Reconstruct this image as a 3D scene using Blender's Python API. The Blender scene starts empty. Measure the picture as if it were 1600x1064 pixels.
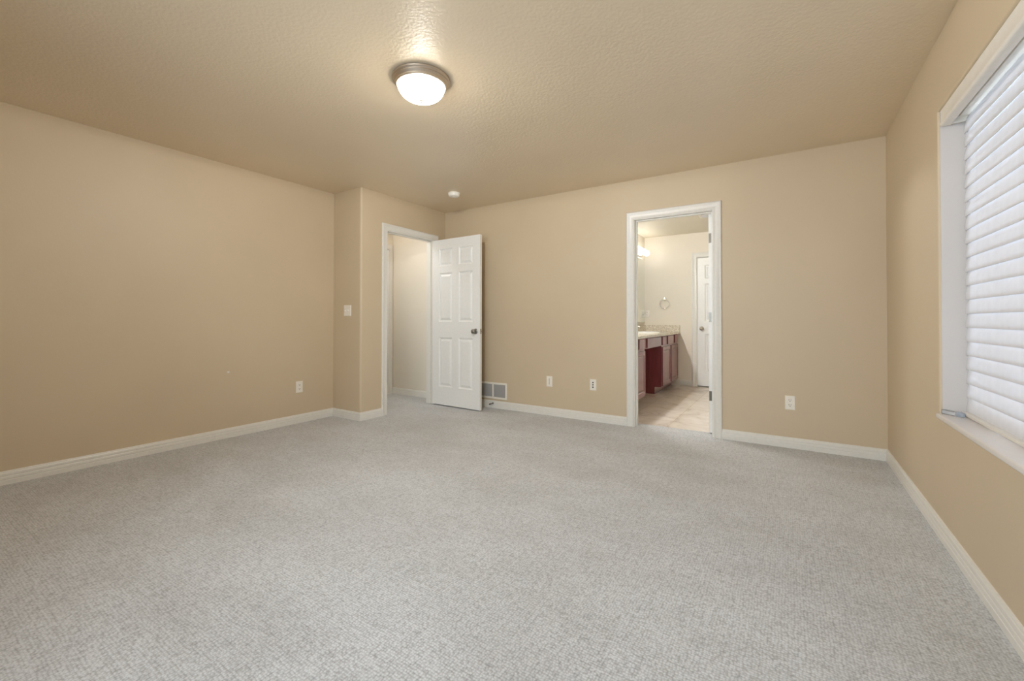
import bpy, bmesh, math, random
from mathutils import Vector, Matrix, Euler

# ------------------------------------------------------------------ camera, world, exposure
C = bpy.context.scene.collection
SC = bpy.context.scene
PI = math.pi
random.seed(4)

cam_d = bpy.data.cameras.new('camera')
cam = bpy.data.objects.new('camera', cam_d)
C.objects.link(cam)
cam_d.sensor_fit = 'HORIZONTAL'
cam_d.sensor_width = 36.0
cam_d.lens = 36.0 * 674.5757 / 1600.0
cam_d.shift_y = (492.7295 - 532.0) / 1600.0
cam_d.clip_start = 0.02
cam.rotation_mode = 'XYZ'
cam.location = (0, 0, 1.0548)
cam.rotation_euler = (PI / 2 + 0.0099, -0.0008, 0.5705)
SC.camera = cam

world = bpy.data.worlds.new('daylight')
SC.world = world
world.use_nodes = True
wbg = world.node_tree.nodes['Background']
wbg.inputs['Color'].default_value = (0.80, 0.90, 1.0, 1)
wbg.inputs['Strength'].default_value = 10.4

def portal(name, loc, rot, sx, sy):
    d = bpy.data.lights.new(name, 'AREA')
    d.shape = 'RECTANGLE'; d.size = sx; d.size_y = sy
    d.cycles.is_portal = True
    o = bpy.data.objects.new(name, d); C.objects.link(o)
    o.location = loc; o.rotation_euler = rot
    return o
portal('skylight_window', (0.83, 1.95, 1.34), (0, PI / 2, 0), 1.50, 1.96)
portal('added_skylight_rear', (-0.75, -1.49, 1.34), (PI / 2, 0, 0), 2.05, 1.45)
portal('added_skylight_landing', (-6.42, 2.66, 1.45), (0, -PI / 2, 0), 1.3, 0.60)

SC.view_settings.view_transform = 'Standard'
SC.view_settings.look = 'None'
SC.view_settings.gamma = 1.0
SC.view_settings.use_curve_mapping = False
SC.view_settings.exposure = 0.10
LAMP_BEDROOM, LAMP_VANITY, LAMP_VANITY_NEAR, LAMP_ENTRY = 27.0, 11.0, 250.0, 54.0
LAMP_WATTS = 118.0
LAMP_UP = 1.0
SC.cycles.max_bounces = 10
SC.cycles.diffuse_bounces = 7
SC.cycles.sample_clamp_indirect = 6.0
SC.cycles.caustics_reflective = False
SC.cycles.caustics_refractive = False

# measured planes of the room (metres)
XL, XR, YB, YJ, XD = -4.2165, 0.6189, 4.2442, 2.9359, -3.7581
H = 2.44
YR = -1.35            # rear wall, behind the camera
WT = 0.116            # partition thickness
YB2 = YB + WT         # bathroom side of the back wall
XD2 = XD - WT         # entry side of the entry wall
BX0, BX1, BY1 = -2.054, 0.75, 7.36     # bathroom
EX0, EY0, EY1 = -4.78, 3.06, 4.285     # entry nook
LX0, LY0 = -6.40, 2.2                  # landing

# ------------------------------------------------------------------ materials
def new_mat(name):
    m = bpy.data.materials.new(name); m.use_nodes = True
    nt = m.node_tree
    return m, nt, nt.nodes['Principled BSDF']

def srgb(r, g, b):
    f = lambda c: c / 12.92 if c <= 0.04045 else ((c + 0.055) / 1.055) ** 2.4
    return (f(r / 255), f(g / 255), f(b / 255), 1)

def node(nt, t, **kw):
    n = nt.nodes.new(t)
    for k, v in kw.items():
        if hasattr(n, k): setattr(n, k, v)
    return n

def noise(nt, scale, detail=2.0, rough=0.5, coord='Object', vec=None):
    n = nt.nodes.new('ShaderNodeTexNoise')
    n.inputs['Scale'].default_value = scale
    n.inputs['Detail'].default_value = detail
    n.inputs['Roughness'].default_value = rough
    if vec is None:
        tc = nt.nodes.new('ShaderNodeTexCoord'); vec = tc.outputs[coord]
    nt.links.new(vec, n.inputs['Vector'])
    return n

def ramp(nt, fac, stops):
    r = nt.nodes.new('ShaderNodeValToRGB')
    els = r.color_ramp.elements
    while len(els) < len(stops): els.new(0.5)
    for e, (p, c) in zip(els, stops):
        e.position = p; e.color = c
    nt.links.new(fac, r.inputs['Fac'])
    return r

def bump(nt, height, strength, dist, normal=None):
    b = nt.nodes.new('ShaderNodeBump')
    b.inputs['Strength'].default_value = strength
    b.inputs['Distance'].default_value = dist
    nt.links.new(height, b.inputs['Height'])
    if normal is not None: nt.links.new(normal, b.inputs['Normal'])
    return b

def paint(name, col, rough=0.6, peel=90.0, strength=0.12, dist=0.003, var=0.03):
    m, nt, p = new_mat(name)
    n = noise(nt, 1.3, 3)
    a = tuple(c * (1 - var) for c in col[:3]) + (1,)
    b = tuple(min(1, c * (1 + var)) for c in col[:3]) + (1,)
    r = ramp(nt, n.outputs['Fac'], [(0.3, a), (0.7, b)])
    nt.links.new(r.outputs['Color'], p.inputs['Base Color'])
    p.inputs['Roughness'].default_value = rough
    n2 = noise(nt, peel, 2)
    bb = bump(nt, n2.outputs['Fac'], strength, dist)
    nt.links.new(bb.outputs['Normal'], p.inputs['Normal'])
    return m

def plain(name, col, rough=0.4, metal=0.0, spec=0.5, nscale=40.0, nvar=0.02):
    m, nt, p = new_mat(name)
    n = noise(nt, nscale, 2)
    a = tuple(c * (1 - nvar) for c in col[:3]) + (1,)
    b = tuple(min(1, c * (1 + nvar)) for c in col[:3]) + (1,)
    r = ramp(nt, n.outputs['Fac'], [(0.3, a), (0.7, b)])
    nt.links.new(r.outputs['Color'], p.inputs['Base Color'])
    p.inputs['Roughness'].default_value = rough
    p.inputs['Metallic'].default_value = metal
    p.inputs['Specular IOR Level'].default_value = spec
    return m

M = {}
M['tan'] = paint('tan_wall_paint', srgb(204, 187, 160), 0.5)
M['cream'] = paint('brightened_wall_paint', srgb(227, 220, 206), 0.55)  # tan paint made paler: bright bathroom and nook light put into the colour
M['ceiling'] = paint('tan_ceiling_paint', srgb(227, 211, 185), 0.34, peel=62.0, strength=0.45, dist=0.004)
M['bath_ceiling'] = paint('cream_ceiling_paint', srgb(226, 218, 200), 0.6, peel=38.0, strength=0.3, dist=0.005)
M['trim'] = plain('white_trim_paint', srgb(226, 224, 218), 0.32)
M['door'] = plain('white_door_paint', srgb(236, 237, 236), 0.33)
M['plastic'] = plain('white_plastic', srgb(236, 231, 221), 0.35)
M['dark'] = plain('dark_slot', srgb(42, 40, 38), 0.6)
M['grey'] = plain('grey_louver_enamel', srgb(176, 174, 172), 0.5)
M['nickel'] = plain('brushed_nickel', srgb(190, 182, 170), 0.32, 1.0)
M['lampmetal'] = plain('warm_brushed_nickel', srgb(205, 192, 176), 0.45, 1.0)
M['darknickel'] = plain('dark_nickel', srgb(120, 116, 108), 0.3, 1.0)
M['steel'] = plain('dull_steel', srgb(150, 148, 142), 0.4, 1.0)
M['ceramic'] = plain('white_ceramic', srgb(240, 240, 238), 0.12)
M['sill'] = plain('white_sill_enamel', srgb(226, 222, 220), 0.3)
M['reveal'] = paint('white_reveal_paint', srgb(208, 202, 198), 0.5)
M['rubber'] = plain('dark_rubber', srgb(70, 62, 56), 0.6)

def mat_carpet():
    m, nt, p = new_mat('grey_loop_carpet')
    L = nt.links.new
    tc = nt.nodes.new('ShaderNodeTexCoord')
    warp = noise(nt, 14.0, 2, vec=tc.outputs['Object'])
    vm = node(nt, 'ShaderNodeVectorMath', operation='MULTIPLY_ADD')
    L(warp.outputs['Color'], vm.inputs[0]); vm.inputs[1].default_value = (0.010, 0.010, 0.0)
    L(tc.outputs['Object'], vm.inputs[2])
    vo = nt.nodes.new('ShaderNodeTexVoronoi'); vo.inputs['Scale'].default_value = 105.0; vo.inputs['Randomness'].default_value = 0.5
    L(vm.outputs['Vector'], vo.inputs['Vector'])
    hgt = node(nt, 'ShaderNodeMath', operation='MULTIPLY_ADD'); L(vo.outputs['Distance'], hgt.inputs[0]); hgt.inputs[1].default_value = -0.9; hgt.inputs[2].default_value = 0.9
    fine = noise(nt, 260.0, 3, 0.65, vec=tc.outputs['Object'])
    loops = noise(nt, 42.0, 2, 0.6, vec=tc.outputs['Object'])
    def rows(sx, sy):
        mm = nt.nodes.new('ShaderNodeMapping'); L(vm.outputs['Vector'], mm.inputs['Vector']); mm.inputs['Scale'].default_value = (sx, sy, 1)
        return noise(nt, 1.0, 1, 0.5, vec=mm.outputs['Vector'])
    ra, rb = rows(7.0, 120.0), rows(110.0, 8.0)
    rsum = node(nt, 'ShaderNodeMath', operation='ADD'); L(ra.outputs['Fac'], rsum.inputs[0]); L(rb.outputs['Fac'], rsum.inputs[1])
    roff = node(nt, 'ShaderNodeMath', operation='MULTIPLY_ADD'); L(rsum.outputs[0], roff.inputs[0]); roff.inputs[1].default_value = 0.36; roff.inputs[2].default_value = -0.36
    a1 = node(nt, 'ShaderNodeMath', operation='MULTIPLY_ADD'); L(loops.outputs['Fac'], a1.inputs[0]); a1.inputs[1].default_value = 0.5; L(hgt.outputs[0], a1.inputs[2])
    a0 = node(nt, 'ShaderNodeMath', operation='ADD'); L(a1.outputs[0], a0.inputs[0]); L(roff.outputs[0], a0.inputs[1])
    a2 = node(nt, 'ShaderNodeMath', operation='MULTIPLY_ADD'); L(fine.outputs['Fac'], a2.inputs[0]); a2.inputs[1].default_value = 0.7; L(a0.outputs[0], a2.inputs[2])
    r = ramp(nt, a2.outputs[0], [(0.38, srgb(157, 158, 161)), (0.66, srgb(206, 209, 213)), (0.95, srgb(223, 226, 230))])
    nr = node(nt, 'ShaderNodeMath', operation='MULTIPLY'); L(a2.outputs[0], nr.inputs[0]); nr.inputs[1].default_value = 0.55
    L(nr.outputs[0], r.inputs['Fac'])
    # traffic wear and brushed pile in broad soft patches
    mp = nt.nodes.new('ShaderNodeMapping'); L(tc.outputs['Object'], mp.inputs['Vector'])
    mp.inputs['Scale'].default_value = (1.0, 1.8, 1.0); mp.inputs['Rotation'].default_value = (0, 0, 0.35)
    big = noise(nt, 1.3, 6, 0.62, vec=mp.outputs['Vector'])
    wr = ramp(nt, big.outputs['Fac'], [(0.30, (0.86, 0.845, 0.825, 1)), (0.62, (1.03, 1.03, 1.03, 1))])
    mx = node(nt, 'ShaderNodeMix', data_type='RGBA', blend_type='MULTIPLY'); mx.inputs['Factor'].default_value = 1.0
    L(r.outputs['Color'], mx.inputs['A']); L(wr.outputs['Color'], mx.inputs['B'])
    # a few small dark spots
    sp = nt.nodes.new('ShaderNodeTexVoronoi'); sp.inputs['Scale'].default_value = 1.7; L(vm.outputs['Vector'], sp.inputs['Vector'])
    sr = ramp(nt, sp.outputs['Distance'], [(0.0, (0.78, 0.76, 0.74, 1)), (0.035, (1, 1, 1, 1))])
    mx2 = node(nt, 'ShaderNodeMix', data_type='RGBA', blend_type='MULTIPLY'); mx2.inputs['Factor'].default_value = 0.8
    L(mx.outputs['Result'], mx2.inputs['A']); L(sr.outputs['Color'], mx2.inputs['B'])
    L(mx2.outputs['Result'], p.inputs['Base Color'])
    p.inputs['Roughness'].default_value = 0.95
    p.inputs['Specular IOR Level'].default_value = 0.1
    p.inputs['Sheen Weight'].default_value = 0.25
    p.inputs['Sheen Roughness'].default_value = 0.6
    b = bump(nt, a2.outputs[0], 0.55, 0.006)
    L(b.outputs['Normal'], p.inputs['Normal'])
    return m
M['carpet'] = mat_carpet()

def mat_tile():
    m, nt, p = new_mat('beige_stone_tile')
    L = nt.links.new
    tc = nt.nodes.new('ShaderNodeTexCoord')
    mp = nt.nodes.new('ShaderNodeMapping'); L(tc.outputs['Object'], mp.inputs['Vector'])
    mp.inputs['Location'].default_value = (0.12, 0.23, 0)
    br = nt.nodes.new('ShaderNodeTexBrick'); L(mp.outputs['Vector'], br.inputs['Vector'])
    br.offset = 0.0; br.inputs['Scale'].default_value = 1.0
    br.inputs['Brick Width'].default_value = 0.45; br.inputs['Row Height'].default_value = 0.45
    br.inputs['Mortar Size'].default_value = 0.004; br.inputs['Mortar Smooth'].default_value = 0.3
    br.inputs['Color1'].default_value = (1, 1, 1, 1); br.inputs['Color2'].default_value = (0.88, 0.86, 0.84, 1)
    br.inputs['Mortar'].default_value = (0.72, 0.66, 0.58, 1)
    n = noise(nt, 3.4, 6, 0.62, vec=tc.outputs['Object'])
    n.inputs['Distortion'].default_value = 1.2
    r = ramp(nt, n.outputs['Fac'], [(0.30, srgb(176, 162, 148)), (0.46, srgb(220, 211, 199)), (0.7, srgb(236, 230, 222))])
    mx = node(nt, 'ShaderNodeMix', data_type='RGBA', blend_type='MULTIPLY'); mx.inputs['Factor'].default_value = 1.0
    L(r.outputs['Color'], mx.inputs['A']); L(br.outputs['Color'], mx.inputs['B'])
    L(mx.outputs['Result'], p.inputs['Base Color'])
    p.inputs['Roughness'].default_value = 0.28
    return m
M['tile'] = mat_tile()

def mat_wood():
    m, nt, p = new_mat('cherry_cabinet_wood')
    L = nt.links.new
    tc = nt.nodes.new('ShaderNodeTexCoord')
    mp = nt.nodes.new('ShaderNodeMapping'); L(tc.outputs['Object'], mp.inputs['Vector'])
    mp.inputs['Scale'].default_value = (14, 14, 1.2)
    n = noise(nt, 2.5, 5, 0.6, vec=mp.outputs['Vector']); n.inputs['Distortion'].default_value = 0.6
    r = ramp(nt, n.outputs['Fac'], [(0.25, srgb(98, 42, 47)), (0.75, srgb(140, 70, 72))])
    L(r.outputs['Color'], p.inputs['Base Color'])
    p.inputs['Roughness'].default_value = 0.38
    p.inputs['Coat Weight'].default_value = 1.0
    p.inputs['Coat Roughness'].default_value = 0.22
    return m
M['wood'] = mat_wood()

def mat_granite():
    m, nt, p = new_mat('speckled_beige_granite')
    L = nt.links.new
    tc = nt.nodes.new('ShaderNodeTexCoord')
    v = nt.nodes.new('ShaderNodeTexVoronoi'); v.inputs['Scale'].default_value = 55.0; L(tc.outputs['Object'], v.inputs['Vector'])
    n = noise(nt, 60, 4, 0.7)
    r = ramp(nt, n.outputs['Fac'], [(0.3, srgb(158, 148, 130)), (0.48, srgb(218, 210, 194)), (0.66, srgb(242, 238, 228))])
    sc = nt.nodes.new('ShaderNodeSeparateColor'); L(v.outputs['Color'], sc.inputs['Color'])
    r2 = ramp(nt, sc.outputs['Red'], [(0.0, (0.75, 0.72, 0.66, 1)), (1.0, (1, 1, 1, 1))])
    mx = node(nt, 'ShaderNodeMix', data_type='RGBA', blend_type='MULTIPLY'); mx.inputs['Factor'].default_value = 1.0
    L(r.outputs['Color'], mx.inputs['A']); L(r2.outputs['Color'], mx.inputs['B'])
    L(mx.outputs['Result'], p.inputs['Base Color'])
    p.inputs['Roughness'].default_value = 0.15
    return m
M['granite'] = mat_granite()

def mat_emit(name, col, strength):
    m, nt, p = new_mat(name)
    p.inputs['Base Color'].default_value = (0.9, 0.88, 0.84, 1)
    p.inputs['Roughness'].default_value = 0.25
    n = noise(nt, 9.0, 2)
    r = ramp(nt, n.outputs['Fac'], [(0.3, tuple(c * 0.96 for c in col) + (1,)), (0.7, tuple(col) + (1,))])
    nt.links.new(r.outputs['Color'], p.inputs['Emission Color'])
    p.inputs['Emission Strength'].default_value = strength
    return m
M['lampglass'] = mat_emit('lit_opal_glass', (1.0, 0.90, 0.74), LAMP_BEDROOM)
def frosted(m, clear):
    nt = m.node_tree; L = nt.links.new
    t = nt.nodes.new('ShaderNodeBsdfTransparent'); mx = nt.nodes.new('ShaderNodeMixShader'); mx.inputs[0].default_value = clear
    L(nt.nodes['Principled BSDF'].outputs[0], mx.inputs[1]); L(t.outputs[0], mx.inputs[2])
    L(mx.outputs[0], nt.nodes['Material Output'].inputs['Surface'])
frosted(M['lampglass'], 0.65)
M['vanityglass'] = mat_emit('lit_vanity_glass', (1.0, 0.99, 0.95), LAMP_VANITY)
M['vanityglass_near'] = mat_emit('lit_vanity_glass_near', (1.0, 1.0, 0.98), LAMP_VANITY_NEAR)
M['entryglass'] = mat_emit('lit_entry_glass', (1.0, 0.97, 0.95), LAMP_ENTRY)

def mat_mirror():
    m, nt, p = new_mat('silvered_mirror')
    n = noise(nt, 0.6, 1)
    r = ramp(nt, n.outputs['Fac'], [(0.0, (0.90, 0.93, 0.90, 1)), (1.0, (0.92, 0.94, 0.92, 1))])
    nt.links.new(r.outputs['Color'], p.inputs['Base Color'])
    p.inputs['Metallic'].default_value = 1.0
    p.inputs['Roughness'].default_value = 0.01
    return m
M['mirror'] = mat_mirror()

def mat_pane(name, tint):
    m, nt, p = new_mat(name)
    L = nt.links.new
    out = nt.nodes['Material Output']
    t = nt.nodes.new('ShaderNodeBsdfTransparent'); t.inputs['Color'].default_value = tint
    g = nt.nodes.new('ShaderNodeBsdfGlossy'); g.inputs['Roughness'].default_value = 0.02
    f = nt.nodes.new('ShaderNodeFresnel'); f.inputs['IOR'].default_value = 1.45
    mx = nt.nodes.new('ShaderNodeMixShader')
    L(f.outputs[0], mx.inputs[0]); L(t.outputs[0], mx.inputs[1]); L(g.outputs[0], mx.inputs[2])
    L(mx.outputs[0], out.inputs['Surface'])
    return m
M['pane'] = mat_pane('window_glass', (0.97, 0.98, 0.98, 1))
M['clear'] = plain('clear_plastic', srgb(222, 224, 226), 0.15)
M['clear'].node_tree.nodes['Principled BSDF'].inputs['Alpha'].default_value = 0.45

def mat_slat():
    m, nt, p = new_mat('white_blind_slat')
    L = nt.links.new
    out = nt.nodes['Material Output']
    n = noise(nt, 25.0, 2)
    r = ramp(nt, n.outputs['Fac'], [(0.3, srgb(226, 225, 226)), (0.7, srgb(234, 233, 234))])
    L(r.outputs['Color'], p.inputs['Base Color'])
    p.inputs['Roughness'].default_value = 0.42
    t = nt.nodes.new('ShaderNodeBsdfTranslucent'); t.inputs['Color'].default_value = (0.90, 0.93, 1.0, 1)
    mx = nt.nodes.new('ShaderNodeMixShader'); mx.inputs[0].default_value = 0.20
    L(p.outputs[0], mx.inputs[1]); L(t.outputs[0], mx.inputs[2])
    L(mx.outputs[0], out.inputs['Surface'])
    return m
M['slat'] = mat_slat()
M['blind'] = plain('white_blind_vinyl', srgb(232, 228, 220), 0.3)

# ------------------------------------------------------------------ mesh helpers
def finish(name, bm, mat, parent=None, smooth=None, loc=None, flat_big=False):
    bmesh.ops.remove_doubles(bm, verts=bm.verts, dist=1e-6)
    bmesh.ops.recalc_face_normals(bm, faces=bm.faces)
    me = bpy.data.meshes.new(name)
    bm.to_mesh(me); bm.free()
    me.materials.append(mat)
    if smooth is not None:
        me.polygons.foreach_set('use_smooth', [True] * len(me.polygons))
        me.set_sharp_from_angle(angle=math.radians(smooth))
        if flat_big:
            me.polygons.foreach_set('use_smooth', [max(abs(c) for c in p.normal) < 0.999 for p in me.polygons])
    o = bpy.data.objects.new(name, me); C.objects.link(o)
    if parent is not None: o.parent = parent
    if loc is not None: o.location = loc
    return o

def box(bm, x0, x1, y0, y1, z0, z1, bev=0.0, seg=2):
    r = bmesh.ops.create_cube(bm, size=1.0)
    vs = r['verts']
    for v in vs:
        v.co = Vector(((x0 + x1) / 2 + v.co.x * (x1 - x0), (y0 + y1) / 2 + v.co.y * (y1 - y0), (z0 + z1) / 2 + v.co.z * (z1 - z0)))
    if bev > 0:
        es = list({e for v in vs for e in v.link_edges})
        bmesh.ops.bevel(bm, geom=es, offset=bev, segments=seg, profile=0.5, affect='EDGES')

def bx(*a, **k):
    bm = bmesh.new(); box(bm, *a, **k); return bm

def lathe(bm, prof, n=48, axis='Z', center=(0, 0, 0)):
    """prof: list of (r, h) ; revolves round the axis."""
    rings = []
    for r, h in prof:
        if r < 1e-6:
            ps = [(0, 0, h)]
        else:
            ps = [(r * math.cos(2 * PI * k / n), r * math.sin(2 * PI * k / n), h) for k in range(n)]
        ring = []
        for p in ps:
            if axis == 'Y': p = (p[0], p[2], p[1])
            elif axis == 'X': p = (p[2], p[0], p[1])
            ring.append(bm.verts.new(Vector(p) + Vector(center)))
        rings.append(ring)
    for a, b in zip(rings, rings[1:]):
        if len(a) == 1 and len(b) == 1: continue
        for k in range(n):
            k2 = (k + 1) % n
            if len(a) == 1: bm.faces.new((a[0], b[k], b[k2]))
            elif len(b) == 1: bm.faces.new((a[k], a[k2], b[0]))
            else: bm.faces.new((a[k], a[k2], b[k2], b[k]))

def tube(bm, pts, r, n=10):
    pts = [Vector(p) for p in pts]
    rings = []
    prev = None
    for i, p in enumerate(pts):
        d = (pts[min(i + 1, len(pts) - 1)] - pts[max(i - 1, 0)]).normalized()
        if prev is None:
            up = Vector((0, 0, 1)) if abs(d.z) < 0.9 else Vector((1, 0, 0))
            a = d.cross(up).normalized()
        else:
            a = (prev - d * prev.dot(d)).normalized()
        prev = a
        b = d.cross(a)
        rings.append([bm.verts.new(p + r * (math.cos(2 * PI * k / n) * a + math.sin(2 * PI * k / n) * b)) for k in range(n)])
    for A, B in zip(rings, rings[1:]):
        for k in range(n):
            bm.faces.new((A[k], A[(k + 1) % n], B[(k + 1) % n], B[k]))
    bm.faces.new(rings[0]); bm.faces.new(rings[-1][::-1])

def tag(o, label, cat, group=None, kind=None):
    o['label'] = label; o['category'] = cat
    if group: o['group'] = group
    if kind: o['kind'] = kind
    return o

def empty(name, loc, rz=0.0):
    o = bpy.data.objects.new(name, None); C.objects.link(o)
    o.empty_display_size = 0.05
    o.location = loc; o.rotation_euler = (0, 0, rz)
    return o

def struct(name, bm, mat, label, cat, smooth=None):
    o = finish(name, bm, mat, None, smooth, flat_big=True)
    return tag(o, label, cat, kind='structure')

def copy_tree(o, parent=None):
    c = o.copy(); C.objects.link(c)
    if parent is not None: c.parent = parent
    for ch in list(o.children): copy_tree(ch, c)
    return c

def wall_grid(us, zs, holes, frame, thick, bevel=None):
    """solid wall slab with rectangular holes. frame(u, d, z) -> world; d = 0 the visible face, d = thick the far one."""
    us = sorted(set(us) | {h[0] for h in holes} | {h[1] for h in holes})
    zs = sorted(set(zs) | {h[2] for h in holes} | {h[3] for h in holes})
    bm = bmesh.new(); V = {}
    def v(i, j, k):
        if (i, j, k) not in V:
            V[(i, j, k)] = bm.verts.new(frame(us[i], thick if k else 0.0, zs[j]))
        return V[(i, j, k)]
    def solid(i, j):
        if i < 0 or j < 0 or i >= len(us) - 1 or j >= len(zs) - 1: return False
        cu, cz = (us[i] + us[i + 1]) / 2, (zs[j] + zs[j + 1]) / 2
        return not any(h[0] < cu < h[1] and h[2] < cz < h[3] for h in holes)
    for i in range(len(us) - 1):
        for j in range(len(zs) - 1):
            if not solid(i, j): continue
            for k in (0, 1):
                bm.faces.new((v(i, j, k), v(i + 1, j, k), v(i + 1, j + 1, k), v(i, j + 1, k)))
            if not solid(i - 1, j): bm.faces.new((v(i, j, 0), v(i, j + 1, 0), v(i, j + 1, 1), v(i, j, 1)))
            if not solid(i + 1, j): bm.faces.new((v(i + 1, j, 0), v(i + 1, j + 1, 0), v(i + 1, j + 1, 1), v(i + 1, j, 1)))
            if not solid(i, j - 1): bm.faces.new((v(i, j, 0), v(i + 1, j, 0), v(i + 1, j, 1), v(i, j, 1)))
            if not solid(i, j + 1): bm.faces.new((v(i, j + 1, 0), v(i + 1, j + 1, 0), v(i + 1, j + 1, 1), v(i, j + 1, 1)))
    if bevel:
        bmesh.ops.recalc_face_normals(bm, faces=bm.faces)
        es = []
        for e in bm.edges:
            if all(any(abs((Vector(vv.co) - vert.co).length) < 1e-7 for (a, b, k), vert in V.items() if k == 0) for vv in e.verts):
                if len(e.link_faces) == 2 and e.calc_face_angle(0) > 1.0:
                    c = (e.verts[0].co + e.verts[1].co) / 2
                    if bevel(c): es.append(e)
        bmesh.ops.bevel(bm, geom=es, offset=0.009, segments=4, profile=0.5, affect='EDGES')
    return bm

def prism(bm, poly, z0, z1):
    a = [bm.verts.new((x, y, z0)) for x, y in poly]
    b = [bm.verts.new((x, y, z1)) for x, y in poly]
    n = len(poly)
    for k in range(n):
        bm.faces.new((a[k], a[(k + 1) % n], b[(k + 1) % n], b[k]))
    bm.faces.new(a[::-1]); bm.faces.new(b)

# ------------------------------------------------------------------ shell: bedroom
def floor_poly(poly, z0, z1):
    bm = bmesh.new(); prism(bm, poly, z0, z1); return bm
T = 0.12
DY0, DY1 = 3.283, 4.035         # entry doorway (along y) in the entry wall
BDX0, BDX1 = -1.291, -0.575     # bathroom doorway (along x) in the back wall
HEAD = 2.048
CARP = [(XL - T, YR - T), (XR + T, YR - T), (XR + T, YB + 0.03), (BDX1 + .01, YB + 0.03), (BDX1 + .01, 4.405), (BDX0 - .01, 4.405),
        (BDX0 - .01, YB + 0.03), (XD - .02, YB + .03), (XD - .02, EY1 + .02), (LX0 - .02, EY1 + .02), (LX0 - .02, LY0 - .02), (XL - T, LY0 - .02)]
struct('floor', floor_poly(CARP, -0.10, 0.0), M['carpet'], 'grey loop-pile carpet running wall to wall across the bedroom and out through the entry doorway', 'carpet')
struct('floor_bath', bx(BX0 - T, BX1 + T, 4.405, BY1 + T, -0.10, -0.006), M['tile'], 'beige stone tile floor of the bathroom beyond the cased doorway', 'tile floor')
struct('ceiling', bx(XL - T, XR + T + .1, YR - T, YB2 - 0.02, H, H + 0.12), M['ceiling'], 'tan textured bedroom ceiling around the dome lamp', 'ceiling')
struct('ceiling_bath', bx(BX0 - T, BX1 + T, YB2 - 0.02, BY1 + T, H, H + 0.12), M['bath_ceiling'], 'pale cream bathroom ceiling seen through the cased doorway', 'ceiling')
struct('ceiling_entry', bx(LX0 - T, XD2 + .02, LY0 - T, EY1 + T, H + .001, H + 0.121), M['bath_ceiling'], 'cream ceiling over the entry nook behind the six-panel door', 'ceiling')

struct('wall_left', wall_grid([YR - T, YJ + 0.0], [0, H], [], lambda u, d, z: (XL - d, u, z), T), M['tan'],
       'long plain tan wall with a single outlet near its far end', 'wall')
# return wall + entry wall share a rounded corner
R = 0.02
arc = [(XD - R + R * math.sin(t), YJ + R - R * math.cos(t)) for t in [PI / 2 * k / 6 for k in range(7)]]
bm = bmesh.new(); prism(bm, [(XL - T, YJ)] + arc + [(XD, YJ + 0.12), (XL - T, YJ + 0.12)], 0, H)
struct('wall_return', bm, M['tan'], 'short tan return wall with a rounded corner carrying the double light switch', 'wall', smooth=40)
struct('wall_entry', wall_grid([YJ + 0.12, YB + 0.04], [0, H], [(DY0, DY1, 0, HEAD)], lambda u, d, z: (XD - d, u, z), WT), M['tan'],
       'tan wall holding the entry doorway beside the six-panel door', 'wall')
struct('wall_back', wall_grid([XD - 0.0, XR + T], [0, H], [(BDX0, BDX1, 0, HEAD)], lambda u, d, z: (u, YB + d, z), WT - 0.012), M['tan'],
       'tan back wall with the bathroom doorway in it', 'wall')
WY0, WY1, WZ0, WZ1 = 1.02, 2.915, 0.585, 2.078
struct('wall_right', wall_grid([YR - T, YB + 0.1], [0, H], [(WY0, WY1, WZ0, WZ1)], lambda u, d, z: (XR + d, u, z), 0.175,
       bevel=lambda c: WY0 - .01 < c.y < WY1 + .01 and c.z > WZ0 + .01), M['tan'],
       'tan wall recessed around the window with closed white blinds', 'wall', smooth=40)
struct('wall_rear', wall_grid([XL - T, XR + T], [0, H], [(-1.8, 0.3, 0.6, 2.08)], lambda u, d, z: (u, YR - d, z), T), M['tan'],
       'tan wall with a wide added daylight window, facing the bathroom doorway across the bedroom', 'wall')

# ------------------------------------------------------------------ shell: bathroom, entry nook, landing
struct('wall_bath_near', wall_grid([BX0 - T, BX1 + T], [0, H], [(BDX0, BDX1, 0, HEAD)], lambda u, d, z: (u, YB2 - d, z), 0.012), M['cream'],
       'cream bathroom side of the doorway wall', 'wall')
struct('wall_bath_left', bx(BX0 - T, BX0, YB2, BY1 + T, -.01, H), M['cream'], 'cream bathroom wall behind the vanity mirror', 'wall')
struct('wall_bath_right', bx(BX1, BX1 + T, YB2, BY1 + T, -.01, H), M['cream'], 'cream bathroom wall opposite the vanity', 'wall')
B3X0, B3X1 = -1.232, -0.47
struct('wall_bath_far', wall_grid([BX0, BX1], [-.01, H], [(B3X0, B3X1, -.01, HEAD)], lambda u, d, z: (u, BY1 + d, z), T), M['cream'],
       'cream far bathroom wall with the towel ring and a white door', 'wall')
struct('wall_closet', bx(B3X0 - .2, B3X1 + .2, BY1 + T + .001, BY1 + T + .05, -.01, H), M['cream'], 'plain wall closing the space behind the far bathroom door', 'wall')
struct('wall_entry_far', bx(LX0, XD2, EY1, EY1 + 0.1, 0, H), M['cream'], 'pale wall of the entry nook seen through the open doorway', 'wall')
O3Y0, O3Y1 = 3.40, 4.200
struct('wall_entry_left', wall_grid([LY0, EY1], [0, H], [(O3Y0, O3Y1, 0, HEAD)], lambda u, d, z: (EX0 - d, u, z), 0.1), M['cream'],
       'pale entry nook wall with a white cased opening', 'wall')
struct('wall_entry_near', bx(EX0, XD2, YJ + .121, YJ + 0.16, 0, H), M['cream'], 'pale entry nook wall on the bedroom side', 'wall')
struct('wall_landing_far', bx(LX0, EX0 - .1, LY0 - .1, LY0, 0, H), M['cream'], 'pale landing wall past the entry nook', 'wall')
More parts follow.
